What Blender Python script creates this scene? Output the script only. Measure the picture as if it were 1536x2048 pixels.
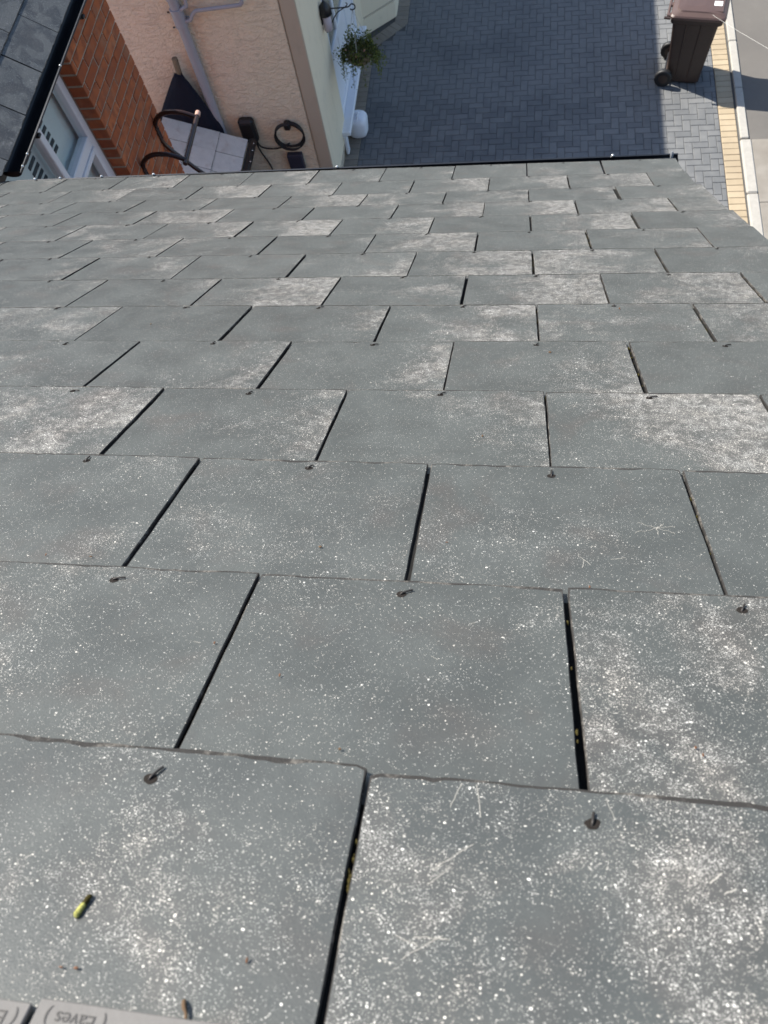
import bpy, bmesh, math, random
import numpy as np
from mathutils import Vector, Matrix, noise as mnoise

# ------------------------------------------------------------------ camera, world, sun, exposure
scene = bpy.context.scene
for o in list(bpy.data.objects): bpy.data.objects.remove(o)
COL = scene.collection

cam_d = bpy.data.cameras.new('camera')
cam = bpy.data.objects.new('camera', cam_d); COL.objects.link(cam)
cam.matrix_world = Matrix(((0.98775089, -0.03580215, 0.15187622, 0.2413),
                           (0.09249453, 0.91822964, -0.38509622, -0.0295),
                           (-0.12566998, 0.39442685, 0.91029364, 7.4),
                           (0, 0, 0, 1)))
cam_d.sensor_fit = 'VERTICAL'; cam_d.sensor_height = 36.0; cam_d.sensor_width = 27.0
cam_d.lens = 36.0 * 1500 / 2048
cam_d.clip_start = 0.02; cam_d.clip_end = 600
cam_d.dof.use_dof = True; cam_d.dof.focus_distance = 1.35; cam_d.dof.aperture_fstop = 12.0
scene.camera = cam

SUN = Vector((-0.75, 0.42, 0.88)).normalized()
world = bpy.data.worlds.new('World'); scene.world = world; world.use_nodes = True
wn = world.node_tree; wn.nodes.clear()
sky = wn.nodes.new('ShaderNodeTexSky'); sky.sky_type = 'NISHITA'; sky.sun_disc = False
sky.sun_elevation = math.asin(SUN.z); sky.sun_rotation = math.atan2(SUN.x, SUN.y)
bg = wn.nodes.new('ShaderNodeBackground'); bg.inputs['Strength'].default_value = 0.115
wo = wn.nodes.new('ShaderNodeOutputWorld')
wn.links.new(sky.outputs[0], bg.inputs[0]); wn.links.new(bg.outputs[0], wo.inputs[0])

sun_d = bpy.data.lights.new('sun', 'SUN'); sun_d.energy = 5.0; sun_d.angle = math.radians(0.53)
sun_d.color = (1.0, 0.95, 0.87)
sun = bpy.data.objects.new('sun', sun_d); COL.objects.link(sun)
sun.rotation_euler = (-SUN).to_track_quat('-Z', 'Y').to_euler(); sun.location = (-6, 6, 14)

vs = scene.view_settings
vs.view_transform = 'Standard'; vs.look = 'None'; vs.gamma = 1.0; vs.use_curve_mapping = False
vs.exposure = 0.93

rnd = random.Random(7)
U = rnd.uniform

# ------------------------------------------------------------------ node helper
class NT:
    def __init__(s, name):
        s.m = bpy.data.materials.new(name); s.m.use_nodes = True
        s.t = s.m.node_tree; s.b = s.t.nodes['Principled BSDF']; s.out = s.t.nodes['Material Output']
    def n(s, typ, **kw):
        nd = s.t.nodes.new('ShaderNode' + typ)
        for k, v in kw.items(): setattr(nd, k, v)
        return nd
    def set(s, sock, v):
        if isinstance(v, bpy.types.NodeSocket): s.t.links.new(v, sock)
        elif v is not None:
            if isinstance(v, (tuple, list)) and len(v) == 3 and sock.type == 'RGBA': v = (*v, 1)
            sock.default_value = v
    def math(s, op, a, b=None, c=None, clamp=False):
        nd = s.n('Math', operation=op, use_clamp=clamp)
        s.set(nd.inputs[0], a)
        if b is not None: s.set(nd.inputs[1], b)
        if c is not None: s.set(nd.inputs[2], c)
        return nd.outputs[0]
    def vmath(s, op, a, b):
        nd = s.n('VectorMath', operation=op); s.set(nd.inputs[0], a); s.set(nd.inputs[1], b); return nd.outputs[0]
    def noise(s, vec, scale, detail=2, rough=.5, dist=0.0):
        nd = s.n('TexNoise'); s.set(nd.inputs['Vector'], vec); nd.inputs['Scale'].default_value = scale
        nd.inputs['Detail'].default_value = detail; nd.inputs['Roughness'].default_value = rough
        nd.inputs['Distortion'].default_value = dist; return nd.outputs[0]
    def voro(s, vec, scale, feature='F1', rand=1.0):
        nd = s.n('TexVoronoi', feature=feature); s.set(nd.inputs['Vector'], vec)
        nd.inputs['Scale'].default_value = scale; nd.inputs['Randomness'].default_value = rand; return nd
    def ramp(s, v, a, b, lo=0.0, hi=1.0):
        nd = s.n('MapRange', interpolation_type='SMOOTHSTEP'); s.set(nd.inputs[0], v)
        s.set(nd.inputs[1], a); s.set(nd.inputs[2], b); s.set(nd.inputs[3], lo); s.set(nd.inputs[4], hi); return nd.outputs[0]
    def mix(s, f, a, b):
        nd = s.n('Mix', data_type='RGBA'); s.set(nd.inputs[0], f); s.set(nd.inputs[6], a); s.set(nd.inputs[7], b); return nd.outputs[2]
    def bump(s, h, strength=.3, dist=.002, nrm=None):
        nd = s.n('Bump'); nd.inputs['Strength'].default_value = strength; nd.inputs['Distance'].default_value = dist
        s.set(nd.inputs['Height'], h)
        if nrm is not None: s.set(nd.inputs['Normal'], nrm)
        return nd.outputs[0]
    def fin(s, col=None, rough=None, nrm=None, spec=None, metal=None):
        if col is not None: s.set(s.b.inputs['Base Color'], col)
        if rough is not None: s.set(s.b.inputs['Roughness'], rough)
        if nrm is not None: s.set(s.b.inputs['Normal'], nrm)
        if spec is not None: s.b.inputs['Specular IOR Level'].default_value = spec
        if metal is not None: s.b.inputs['Metallic'].default_value = metal
        return s.m

def obj_vec(t):
    tc = t.n('TexCoord'); oi = t.n('ObjectInfo')
    k = t.math('MULTIPLY', oi.outputs['Random'], 37.0)
    cb = t.n('CombineXYZ'); t.set(cb.inputs[0], k); t.set(cb.inputs[1], t.math('MULTIPLY', oi.outputs['Random'], 91.0)); t.set(cb.inputs[2], k)
    return t.vmath('ADD', tc.outputs['Object'], cb.outputs[0]), tc.outputs['Object'], oi

def slate_mat(name, base_a, base_b, tint, dark_patch=0.0):
    t = NT(name); v, o, oi = obj_vec(t)
    sep = t.n('SeparateColor'); t.set(sep.inputs[0], oi.outputs['Color'])
    dens, side, bright = sep.outputs[0], sep.outputs[1], sep.outputs[2]
    sx = t.n('SeparateXYZ'); t.set(sx.inputs[0], o)
    # speckle density field: broad blotches, heavier towards one side of a slate
    pn = t.noise(v, 7.5, 4, .62, .6)
    grad = t.math('MULTIPLY', t.math('MULTIPLY', sx.outputs[0], t.math('SUBTRACT', side, .5)), 5.0)
    field = t.math('ADD', t.math('ADD', t.math('MULTIPLY', t.math('SUBTRACT', pn, .5), 1.9), grad), dens)
    field = t.ramp(field, 0.1, 1.12, 0.0, 1.0)
    # flecks: two sizes of short irregular grains
    wn_ = t.n('TexNoise'); t.set(wn_.inputs['Vector'], v); wn_.inputs['Scale'].default_value = 1100; wn_.inputs['Detail'].default_value = 2
    dv = t.vmath('ADD', v, t.vmath('MULTIPLY', t.vmath('SUBTRACT', wn_.outputs[1], (.5, .5, .5)), (.0020, .0014, .0013)))
    def grains(scale, pmin, pmul, rmin, rvar, soft):
        vv = t.voro(t.vmath('MULTIPLY', dv, (1.0, 1.25, 1.0)), scale); sc = t.n('SeparateColor'); t.set(sc.inputs[0], vv.outputs['Color'])
        p = t.math('ADD', pmin, t.math('MULTIPLY', fieldc, pmul))
        on = t.math('LESS_THAN', sc.outputs[0], p)
        rr_ = t.math('ADD', rmin, t.math('MULTIPLY', sc.outputs[1], rvar))
        return t.math('MULTIPLY', on, t.ramp(t.math('SUBTRACT', rr_, vv.outputs['Distance']), 0.0, soft)), sc.outputs[2]
    fieldc = t.math('MULTIPLY', t.math('MULTIPLY', field, field), t.ramp(t.noise(v, 60, 3, .65), .3, .68))
    k1, b1 = grains(1450, .05, 1.1, .24, .44, .22)
    k2, b2 = grains(720, .012, .46, .16, .38, .16)
    k3, b3 = grains(330, .0012, .20, .10, .34, .12)
    k2 = t.math('MAXIMUM', k2, k3)
    k1 = t.math('MULTIPLY', k1, t.math('ADD', .55, t.math('MULTIPLY', b1, .45)))
    vr = t.voro(dv, 110)
    big = t.math('MULTIPLY', t.ramp(vr.outputs['Distance'], .15, .08), t.ramp(t.math('ADD', vr.outputs['Color'], t.math('MULTIPLY', field, .22)), .96, .98))
    fleck = t.math('MAXIMUM', t.math('MAXIMUM', k1, k2), t.math('MULTIPLY', big, .8))
    # thin film where it is dense
    film = t.math('MULTIPLY', t.ramp(field, .5, 1.0), .07)
    lowf = t.noise(v, 11, 4, .6); fine = t.noise(v, 620, 2, .6); mid = t.noise(v, 60, 3, .6)
    c = t.mix(t.ramp(lowf, .3, .7), base_a, base_b)
    c = t.mix(t.math('MULTIPLY', t.ramp(t.noise(v, 9, 3, .6, .4), .52, .75), .55), c, tint)
    if dark_patch:
        dp = t.ramp(t.noise(v, 9, 4, .55, 1.0), .50, .53)
        c = t.mix(t.math('MULTIPLY', dp, dark_patch), c, (0.0221, 0.0239, 0.0265))
    c = t.mix(t.math('MULTIPLY', t.ramp(fine, .5, .75), .32), c, (0.0221, 0.0252, 0.0265))
    c = t.mix(t.math('MULTIPLY', t.ramp(mid, .58, .74), .22), c, (0.0378, 0.0416, 0.0441))
    c = t.mix(t.math('MULTIPLY', t.ramp(field, .3, .95), .4), c, tint)
    c = t.mix(film, c, (0.2646, 0.252, 0.2331))
    c = t.mix(t.math('MULTIPLY', fleck, .94), c, t.mix(t.ramp(t.noise(v, 30, 2), .35, .65), (.80, .745, .655), (.77, .75, .69)))
    # small dark grime dots
    vd = t.voro(v, 45)
    dots = t.math('MULTIPLY', t.ramp(vd.outputs['Distance'], .11, .07), t.ramp(vd.outputs['Color'], .90, .92))
    c = t.mix(t.math('MULTIPLY', dots, .7), c, (.03, .026, .022))
    hs = t.n('HueSaturation'); t.set(hs.inputs['Value'], t.math('ADD', .82, t.math('MULTIPLY', bright, .36))); t.set(hs.inputs['Color'], c)
    h = t.math('ADD', t.math('MULTIPLY', fine, .5), t.math('ADD', t.math('MULTIPLY', fleck, .9), t.math('MULTIPLY', mid, .8)))
    nrm = t.bump(h, .38, .0012)
    r = t.math('ADD', .38, t.math('MULTIPLY', lowf, .2))
    return t.fin(hs.outputs[0], r, nrm, .5)

def simple(name, col, rough=.6, var=.12, scale=20, bump=0.0, bscale=80, bdist=.003, spec=.5, metal=0.0, obj=True):
    t = NT(name)
    if obj: v, _, _ = obj_vec(t)
    else: v = t.n('NewGeometry').outputs['Position']
    n1 = t.noise(v, scale, 4, .6)
    c = t.mix(n1, tuple(x * (1 - var) for x in col), tuple(min(1, x * (1 + var)) for x in col))
    nrm = t.bump(t.noise(v, bscale, 3, .6), bump, bdist) if bump else None
    return t.fin(c, rough, nrm, spec, metal)

M = {}
M['slate'] = slate_mat('fibre_cement_slate', (.0525, .0568, .0540), (.070, .0757, .0718), (0.0655, 0.058, 0.0523))
M['slate_old'] = slate_mat('weathered_slate', (0.0536, 0.0567, 0.0567), (0.0819, 0.0851, 0.0832), (0.063, 0.0567, 0.0504), .6)
def edge_mat():
    t = NT('slate_broken_edge'); v, o, oi = obj_vec(t)
    k = t.ramp(t.noise(v, 28, 4, .7), .50, .64)
    k2 = t.noise(v, 300, 3, .7)
    c = t.mix(t.math('MULTIPLY', k, t.ramp(k2, .35, .6)), (0.029, 0.0271, 0.0252), (0.1701, 0.1575, 0.1386))
    c = t.mix(t.math('MULTIPLY', t.ramp(k2, .5, .7), .5), c, (.022, .020, .018))
    return t.fin(c, .8, t.bump(k2, .6, .0015), .3)
M['slate_edge'] = edge_mat()
M['slate_hidden'] = simple('slate_head_grime_shade', (.012, .012, .011), .9, .4, 60, .3, 300, .001, .2)  # near-black: gap shadow painted onto the covered heads, over their dirt
M['slate_back'] = simple('unpainted_slate_face', (.150, .143, .135), .7, .2, 22, .3, 250, .001, .3)
M['pencil'] = simple('faint_print', (0.063, 0.0599, 0.0567), .8, .2, 80)
M['underlay'] = simple('underlay', (.015, .015, .015), .9)
M['rivet'] = simple('tarnished_copper', (.03, .026, .023), .45, .3, 300, .2, 500, .0005, .5, .3)
M['grime'] = simple('rivet_grime', (.016, .013, .011), .9, .4, 200, .4, 400, .001, .2)
M['scratch'] = simple('pale_scratch', (0.3906, 0.3717, 0.3276), .8, .1, 100)
M['gutter'] = simple('black_plastic', (.010, .011, .013), .33, .3, 12, .05, 40, .002)
M['glint_bead'] = simple('bright_glint', (.75, .75, .72), .25, .1, 50, metal=.8)
M['white'] = simple('white_upvc', (.74, .76, .80), .35, .05, 8)
M['white_dull'] = simple('white_tub', (.78, .80, .85), .45, .08, 10, .25, 14, .02)
M['lead'] = simple('lead_valley', (.18, .19, .2), .5, .2, 12)
M['pipe'] = simple('lilac_grey_pipe', (.34, .345, .39), .42, .10, 7, .06, 60, .001)
M['brown_tube'] = simple('brown_enamel_tube', (.032, .016, .013), .26, .35, 18, .05, 120, .001)
M['tube_end'] = simple('tube_cap', (.5, .3, .24), .5)
M['navy'] = simple('navy_cloth', (.012, .014, .026), .85, .3, 14, .4, 300, .002, .2)
M['black'] = simple('black_rubber', (.008, .008, .009), .45, .3, 30)
M['navy_box'] = simple('navy_plastic', (.025, .027, .05), .5, .2, 20)
M['wood'] = simple('weathered_post', (.20, .155, .105), .8, .35, 30, .4, 120, .002)
M['iron'] = simple('black_iron', (.012, .012, .014), .4, .2, 30)
M['lantern_glass'] = simple('pale_lantern_shade', (.52, .46, .52), .4, .06, 10)
M['bin'] = simple('brown_bin_plastic', (.042, .027, .021), .42, .15, 14, .08, 200, .001)
M['bin_lid'] = simple('sun_sheen_bin_lid', (0.0864, 0.054, 0.0454), .42, .16, 9, .08, 90, .002)  # paler than the body: sunlit sheen painted into the lid colour
M['tyre'] = simple('bin_tyre', (.010, .010, .011), .55, .3, 40)
M['sticker'] = simple('white_sticker', (.75, .75, .74), .5, .05, 30)
M['sticker_tan'] = simple('tan_sticker', (.55, .40, .26), .5, .1, 30)
M['wire'] = simple('pale_wire', (.55, .54, .5), .4)
M['moss'] = simple('dry_moss', (.052, .043, .014), .95, .6, 300, .8, 600, .002, .1)
M['moss_pale'] = simple('pale_moss', (.34, .33, .10), .9, .5, 200, .8, 500, .002, .1)
M['twig'] = simple('twig', (.10, .06, .03), .9, .4, 200)
M['slate_pale'] = slate_mat('pale_store_slate', (.55, .555, .53), (.62, .62, .59), (.46, .40, .36))
M['tile_red'] = simple('red_roof_tile', (.16, .09, .07), .7, .25, 6, .3, 20, .01)

def brick_mat():
    t = NT('orange_brick'); v, o, oi = obj_vec(t)
    tone = t.mix(oi.outputs['Random'], (.31, .082, .032), (.49, .155, .06))
    c = t.mix(t.ramp(t.noise(v, 18, 4, .6), .35, .7), tone, (.27, .085, .042))
    gp = t.n('NewGeometry').outputs['Position']
    c = t.mix(t.math('MULTIPLY', t.ramp(t.noise(gp, 6, 4, .65), .5, .72), .55), c, (.30, .185, .12))
    c = t.mix(t.math('MULTIPLY', t.ramp(t.noise(v, 140, 3, .7), .55, .75), .35), c, (.20, .08, .045))
    return t.fin(c, .85, t.bump(t.noise(v, 170, 4, .7), .5, .002), .25)
M['brick'] = brick_mat()
def brickwall_mat():
    t = NT('brickwork'); tc = t.n('TexCoord')
    mp = t.n('Mapping'); t.set(mp.inputs[0], tc.outputs['Object'])
    nd = t.n('TexBrick'); sx = t.n('SeparateXYZ'); t.set(sx.inputs[0], tc.outputs['Object'])
    cb = t.n('CombineXYZ'); t.set(cb.inputs[0], t.math('ADD', sx.outputs[0], sx.outputs[1])); t.set(cb.inputs[1], sx.outputs[2])
    t.set(nd.inputs['Vector'], cb.outputs[0]); nd.inputs['Scale'].default_value = 1.0
    nd.inputs['Brick Width'].default_value = .225; nd.inputs['Row Height'].default_value = .075; nd.inputs['Mortar Size'].default_value = .005
    nd.inputs['Color1'].default_value = (.36, .12, .05, 1); nd.inputs['Color2'].default_value = (.44, .16, .07, 1); nd.inputs['Mortar'].default_value = (.36, .31, .25, 1)
    return t.fin(nd.outputs[0], .85, t.bump(nd.outputs[1], .5, -.004))
M['brickwall'] = brickwall_mat()
M['mortar'] = simple('mortar', (.36, .30, .235), .95, .2, 40, .6, 200, .003, .1)

def render_mat(name, ca, cb_, bump):
    t = NT(name); p = t.n('NewGeometry').outputs['Position']
    sx = t.n('SeparateXYZ'); t.set(sx.inputs[0], p)
    pv = t.vmath('MULTIPLY', p, (1.0, 1.0, 1.9))
    big = t.noise(p, 1.3, 3, .6); lump = t.noise(pv, 11, 4, .62, 1.6); grit = t.noise(p, 120, 3, .7)
    c = t.mix(t.ramp(t.math('ADD', t.math('MULTIPLY', sx.outputs[0], .42), t.math('MULTIPLY', big, .9)), -1.15, -.55), ca, cb_)  # pinker towards the left: warm bounce off the brick mixed into the colour
    c = t.mix(t.math('MULTIPLY', t.ramp(t.noise(p, 5, 4, .7), .52, .8), .45), c, tuple(x * .62 for x in ca))
    # rain streaks running down
    st = t.noise(t.vmath('MULTIPLY', p, (9.0, 9.0, .8)), 1.0, 4, .6)
    c = t.mix(t.math('MULTIPLY', t.ramp(st, .56, .75), .3), c, tuple(x * .6 for x in cb_))
    nr = t.bump(lump, bump, .03); nr = t.bump(grit, .3, .003, nr)
    return t.fin(c, .92, nr, .2)
M['render_pink'] = render_mat('pink_cream_render', (.85, .69, .55), (.82, .725, .56), 1.0)
M['render_cream'] = render_mat('cream_painted_render', (.84, .75, .57), (.78, .68, .51), .12)
M['render_plinth'] = render_mat('stained_plinth', (.58, .51, .41), (.48, .42, .33), .12)

def paving_mat(name, a, b, grime, rough=.8):
    t = NT(name); p = t.n('NewGeometry').outputs['Position']; oi = t.n('ObjectInfo')
    big = t.noise(p, .9, 4, .6); blk = t.noise(p, 7.5, 1, .5); g = t.noise(p, 160, 3, .7)
    c = t.mix(t.ramp(t.math('ADD', t.math('MULTIPLY', blk, .6), t.math('MULTIPLY', oi.outputs['Random'], .4)), .25, .75), a, b)
    c = t.mix(t.math('MULTIPLY', t.ramp(big, .42, .72), .7), c, grime)
    c = t.mix(t.math('MULTIPLY', t.ramp(g, .5, .72), .35), c, tuple(x * .55 for x in a))
    eff = t.math('MULTIPLY', t.ramp(t.noise(p, 4.5, 5, .75, .8), .66, .78), .45)
    c = t.mix(eff, c, (.42, .42, .42))
    return t.fin(c, rough, t.bump(g, .4, .002), .3)
M['paver'] = paving_mat('charcoal_block_paving', (.128, .132, .134), (.178, .180, .178), (.105, .110, .114))
M['joint_sand'] = simple('joint_sand', (.10, .098, .094), .95, .3, 60, .3, 300, .002, .1, obj=False)
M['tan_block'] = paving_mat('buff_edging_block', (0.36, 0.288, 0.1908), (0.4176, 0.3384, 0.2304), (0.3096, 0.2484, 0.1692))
M['tan_shaded'] = paving_mat('shaded_buff_block', (.235, .205, .165), (.285, .25, .20), (.19, .17, .14))  # darker copy of the buff block, house shade put into the colour
M['kerb'] = simple('pale_concrete_kerb', (0.36, 0.342, 0.306), .85, .2, 18, .4, 160, .003, .2, obj=False)
M['tarmac'] = paving_mat('grey_brown_tarmac', (0.1332, 0.1238, 0.1116), (0.1548, 0.144, 0.1296), (0.108, 0.1008, 0.0922), .9)
M['concrete'] = paving_mat('pale_concrete', (0.2088, 0.1908, 0.162), (0.2664, 0.2448, 0.2124), (0.1656, 0.144, 0.1188), .9)
M['patio'] = paving_mat('patio_concrete', (.26, .25, .235), (.31, .30, .28), (.2, .195, .18), .9)
M['earth'] = simple('ground_far', (.13, .125, .11), .95, .3, .6, obj=False)

def glass_mat():
    t = NT('window_glass'); tr = t.n('BsdfTransparent'); gl = t.n('BsdfGlossy'); gl.inputs['Roughness'].default_value = .02
    tr.inputs[0].default_value = (.96, .98, .98, 1)
    fr = t.n('LayerWeight'); fr.inputs[0].default_value = .5
    mx = t.n('MixShader'); t.set(mx.inputs[0], t.math('ADD', t.math('MULTIPLY', t.math('POWER', fr.outputs['Facing'], 4.0), .6), .05)); t.t.links.new(tr.outputs[0], mx.inputs[1]); t.t.links.new(gl.outputs[0], mx.inputs[2])
    t.t.links.new(mx.outputs[0], t.out.inputs[0]); return t.m
M['glass'] = glass_mat()
M['blind'] = simple('pale_teal_blind', (.74, .80, .79), .6, .08, 6)
M['slot'] = simple('dark_slot', (.02, .03, .035), .6)
M['room'] = simple('room_dark', (.10, .105, .10), .9)
def leaf_mat(name, a, b):
    t = NT(name); p = t.n('NewGeometry')
    r = t.noise(p.outputs['Position'], 55, 1)
    c = t.mix(t.ramp(r, .3, .7), a, b); t.fin(c, .55, None, .35)
    tl = t.n('BsdfTranslucent'); t.set(tl.inputs[0], c); mx = t.n('MixShader'); mx.inputs[0].default_value = .3
    t.t.links.new(t.b.outputs[0], mx.inputs[1]); t.t.links.new(tl.outputs[0], mx.inputs[2]); t.t.links.new(mx.outputs[0], t.out.inputs[0])
    return t.m
M['leaf'] = leaf_mat('green_leaf', (.075, .115, .022), (.21, .23, .06))
M['leaf_dark'] = leaf_mat('dark_leaf', (.035, .06, .018), (.11, .115, .03))
M['petal'] = leaf_mat('faded_petal', (.35, .16, .12), (.5, .32, .25))

# ------------------------------------------------------------------ object helpers
def link(name, me, mats=(), parent=None, mw=None):
    o = bpy.data.objects.new(name, me); COL.objects.link(o)
    if me is not None and not me.materials:
        for m in mats: me.materials.append(m if not isinstance(m, str) else M[m])
    if parent is not None: o.parent = parent
    if mw is not None: o.matrix_local = mw
    return o
def tag(o, label=None, cat=None, group=None, kind=None):
    if label: o['label'] = label
    if cat: o['category'] = cat
    if group: o['group'] = group
    if kind: o['kind'] = kind
    return o
def empty(name, loc, label, cat, group=None):
    e = bpy.data.objects.new(name, None); COL.objects.link(e); e.location = loc; e.empty_display_size = .1
    return tag(e, label, cat, group)

class B:
    """collects geometry in world coordinates, builds one mesh object"""
    def __init__(s): s.v = []; s.f = []; s.mi = []; s.sm = []
    def add(s, vs, fs, mi=0, smooth=False):
        n = len(s.v); s.v += [tuple(v) for v in vs]
        for f in fs: s.f.append(tuple(i + n for i in f)); s.mi.append(mi); s.sm.append(smooth)
        return s
    def box(s, a, b, bev=0.0, mi=0, mat=None):
        x0, y0, z0 = a; x1, y1, z1 = b
        if bev <= 0:
            vs = [(x, y, z) for x in (x0, x1) for y in (y0, y1) for z in (z0, z1)]
            fs = [(0, 1, 3, 2), (4, 6, 7, 5), (0, 4, 5, 1), (2, 3, 7, 6), (0, 2, 6, 4), (1, 5, 7, 3)]
        else:
            e = min(bev, (x1 - x0) * .45, (y1 - y0) * .45, (z1 - z0) * .45); bm = bmesh.new()
            bmesh.ops.create_cube(bm, size=1)
            for v in bm.verts: v.co = Vector(((x0 + x1) / 2 + v.co.x * (x1 - x0), (y0 + y1) / 2 + v.co.y * (y1 - y0), (z0 + z1) / 2 + v.co.z * (z1 - z0)))
            bmesh.ops.bevel(bm, geom=bm.edges[:], offset=e, segments=1, affect='EDGES')
            bm.verts.index_update(); vs = [v.co[:] for v in bm.verts]; fs = [[v.index for v in f.verts] for f in bm.faces]; bm.free()
        if mat is not None: vs = [mat @ Vector(v) for v in vs]
        return s.add(vs, fs, mi)
    def tube(s, pts, r, seg=10, mi=0, caps=True, smooth=True):
        pts = [Vector(p) for p in pts]; n = len(pts)
        rr = r if isinstance(r, (list, tuple)) else [r] * n
        vs = []; fs = []; ref = None
        for i, p in enumerate(pts):
            t = (pts[min(i + 1, n - 1)] - pts[max(i - 1, 0)]).normalized()
            if ref is None: ref = Vector((0, 0, 1)) if abs(t.z) < .9 else Vector((1, 0, 0))
            a = t.cross(ref)
            if a.length < 1e-5: a = t.orthogonal()
            a.normalize(); b = t.cross(a).normalized(); ref = -b if False else b.cross(t) if False else ref
            for k in range(seg):
                th = 2 * math.pi * k / seg; vs.append(p + (a * math.cos(th) + b * math.sin(th)) * rr[i])
        for i in range(n - 1):
            for k in range(seg):
                k2 = (k + 1) % seg; fs.append((i * seg + k, i * seg + k2, (i + 1) * seg + k2, (i + 1) * seg + k))
        s.add(vs, fs, mi, smooth)
        if caps: s.add(vs[:seg], [tuple(range(seg))], mi); s.add(vs[-seg:], [tuple(reversed(range(seg)))], mi)
        return s
    def prism(s, poly, z0, z1, mi=0):
        n = len(poly); vs = [(x, y, z0) for x, y in poly] + [(x, y, z1) for x, y in poly]
        fs = [tuple(reversed(range(n))), tuple(range(n, 2 * n))] + [(i, (i + 1) % n, n + (i + 1) % n, n + i) for i in range(n)]
        return s.add(vs, fs, mi)
    def mesh(s, name):
        me = bpy.data.meshes.new(name); me.from_pydata(s.v, [], s.f)
        me.polygons.foreach_set('material_index', s.mi); me.polygons.foreach_set('use_smooth', s.sm); me.update(); return me
    def build(s, name, mats, parent=None, kind=None, label=None):
        if isinstance(mats, str): mats = [mats]
        off = Vector((0, 0, 0))
        if parent is not None:
            p = parent
            while p is not None: off += Vector(p.location); p = p.parent
        s.v = [tuple(Vector(v) - off) for v in s.v]
        o = link(name, s.mesh(name), mats, parent)
        if kind: o['kind'] = kind
        if label: o['label'] = label
        return o
def smooth_path(pts, n=8):
    pts = [Vector(p) for p in pts]; out = []
    for i in range(len(pts) - 1):
        p0 = pts[max(i - 1, 0)]; p1 = pts[i]; p2 = pts[i + 1]; p3 = pts[min(i + 2, len(pts) - 1)]
        for k in range(n):
            t = k / n
            out.append(.5 * ((2 * p1) + (p2 - p0) * t + (2 * p0 - 5 * p1 + 4 * p2 - p3) * t * t + (3 * p1 - p0 - 3 * p2 + p3) * t ** 3))
    out.append(pts[-1]); return out

# ------------------------------------------------------------------ ground, road, driveway
g = B().add([(-300, -300, -.03), (300, -300, -.03), (300, 300, -.03), (-300, 300, -.03)], [(0, 1, 2, 3)]).build('ground', 'earth'); tag(g, 'flat bare ground reaching past the houses', 'ground', kind='structure')

BX0, BX1 = -1.85, 2.88
drive = B().box((-2.0, 2.45, -.09), (BX1, 16, -.058)).box((-2.0, 2.45, -.06), (BX1 + .01, 16, -.010)).build('driveway', 'joint_sand')
tag(drive, 'charcoal herringbone block paved driveway, mostly in shade', 'driveway', kind='structure')

def block_mesh(lx, ly, hz=.03, bev=.006):
    bm = bmesh.new(); hx, hy = lx / 2, ly / 2
    vs = [bm.verts.new(p) for p in [(-hx, -hy, -hz), (hx, -hy, -hz), (hx, hy, -hz), (-hx, hy, -hz), (-hx, -hy, -bev), (hx, -hy, -bev), (hx, hy, -bev), (-hx, hy, -bev),
          (-hx + bev, -hy + bev, 0), (hx - bev, -hy + bev, 0), (hx - bev, hy - bev, 0), (-hx + bev, hy - bev, 0)]]
    for a, b in ((0, 4), (4, 8)):
        for i in range(4): bm.faces.new([vs[a + i], vs[a + (i + 1) % 4], vs[b + (i + 1) % 4], vs[b + i]])
    bm.faces.new(vs[8:12]); me = bpy.data.meshes.new('paving_block'); bm.to_mesh(me); bm.free(); return me

def bay_x(y):   # outer edge of the buff edging on the left at a given y
    if y < 10.55: return -1.84
    if y < 11.05: return -1.84 + (y - 10.55) / .5 * .46
    return -1.38
blocks = []
cell = .1
for i in range(-25, 40):
    for j in range(20, 160):
        d = (i + j) % 4
        if d == 0: x0, x1, y0, y1 = i * cell, (i + 2) * cell, j * cell, (j + 1) * cell
        elif d == 2: x0, x1, y0, y1 = i * cell, (i + 1) * cell, j * cell, (j + 2) * cell
        else: continue
        x0 += .02; x1 += .02
        y0 += .015; y1 += .015
        if y0 < 2.5 or y1 > 15.9: continue
        lx = bay_x((y0 + y1) / 2) - .0
        x0 = max(x0, lx); x1 = min(x1, BX1 - .004)
        if x1 - x0 < .025: continue
        blocks.append((x0, x1, y0, y1))
camp = Vector((0.2413, -.0295, 7.4))
cmi = cam.matrix_world.inverted()
def project(p):
    q = cmi @ Vector(p); return 768 + 1500 * q.x / -q.z, 1024 - 1500 * q.y / -q.z
def vis_key(b):
    c = ((b[0] + b[1]) / 2, (b[2] + b[3]) / 2, 0); x, y = project(c)
    gy = 342 - .023 * x
    return (0 if (-5 < x < 1541 and -5 < y < gy + 4 and not (x > 1362 and y > 330)) or (1362 < x < 1536 and y < 330 + (x - 1362) * .78) else 1, c[1])
blocks.sort(key=vis_key)
single = blocks[:300]; rest = blocks[300:]
mcache = {}
for (x0, x1, y0, y1) in single:
    k = (round(x1 - x0, 3), round(y1 - y0, 3))
    if k not in mcache:
        mcache[k] = block_mesh(k[0] - .003, k[1] - .003); mcache[k].materials.append(M['paver'])
    o = link('paving_block', mcache[k], (), drive)
    o.location = ((x0 + x1) / 2, (y0 + y1) / 2, U(-.0012, .0012)); o.rotation_euler = (U(-.008, .008), U(-.008, .008), U(-.008, .008))
rb = B()
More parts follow.
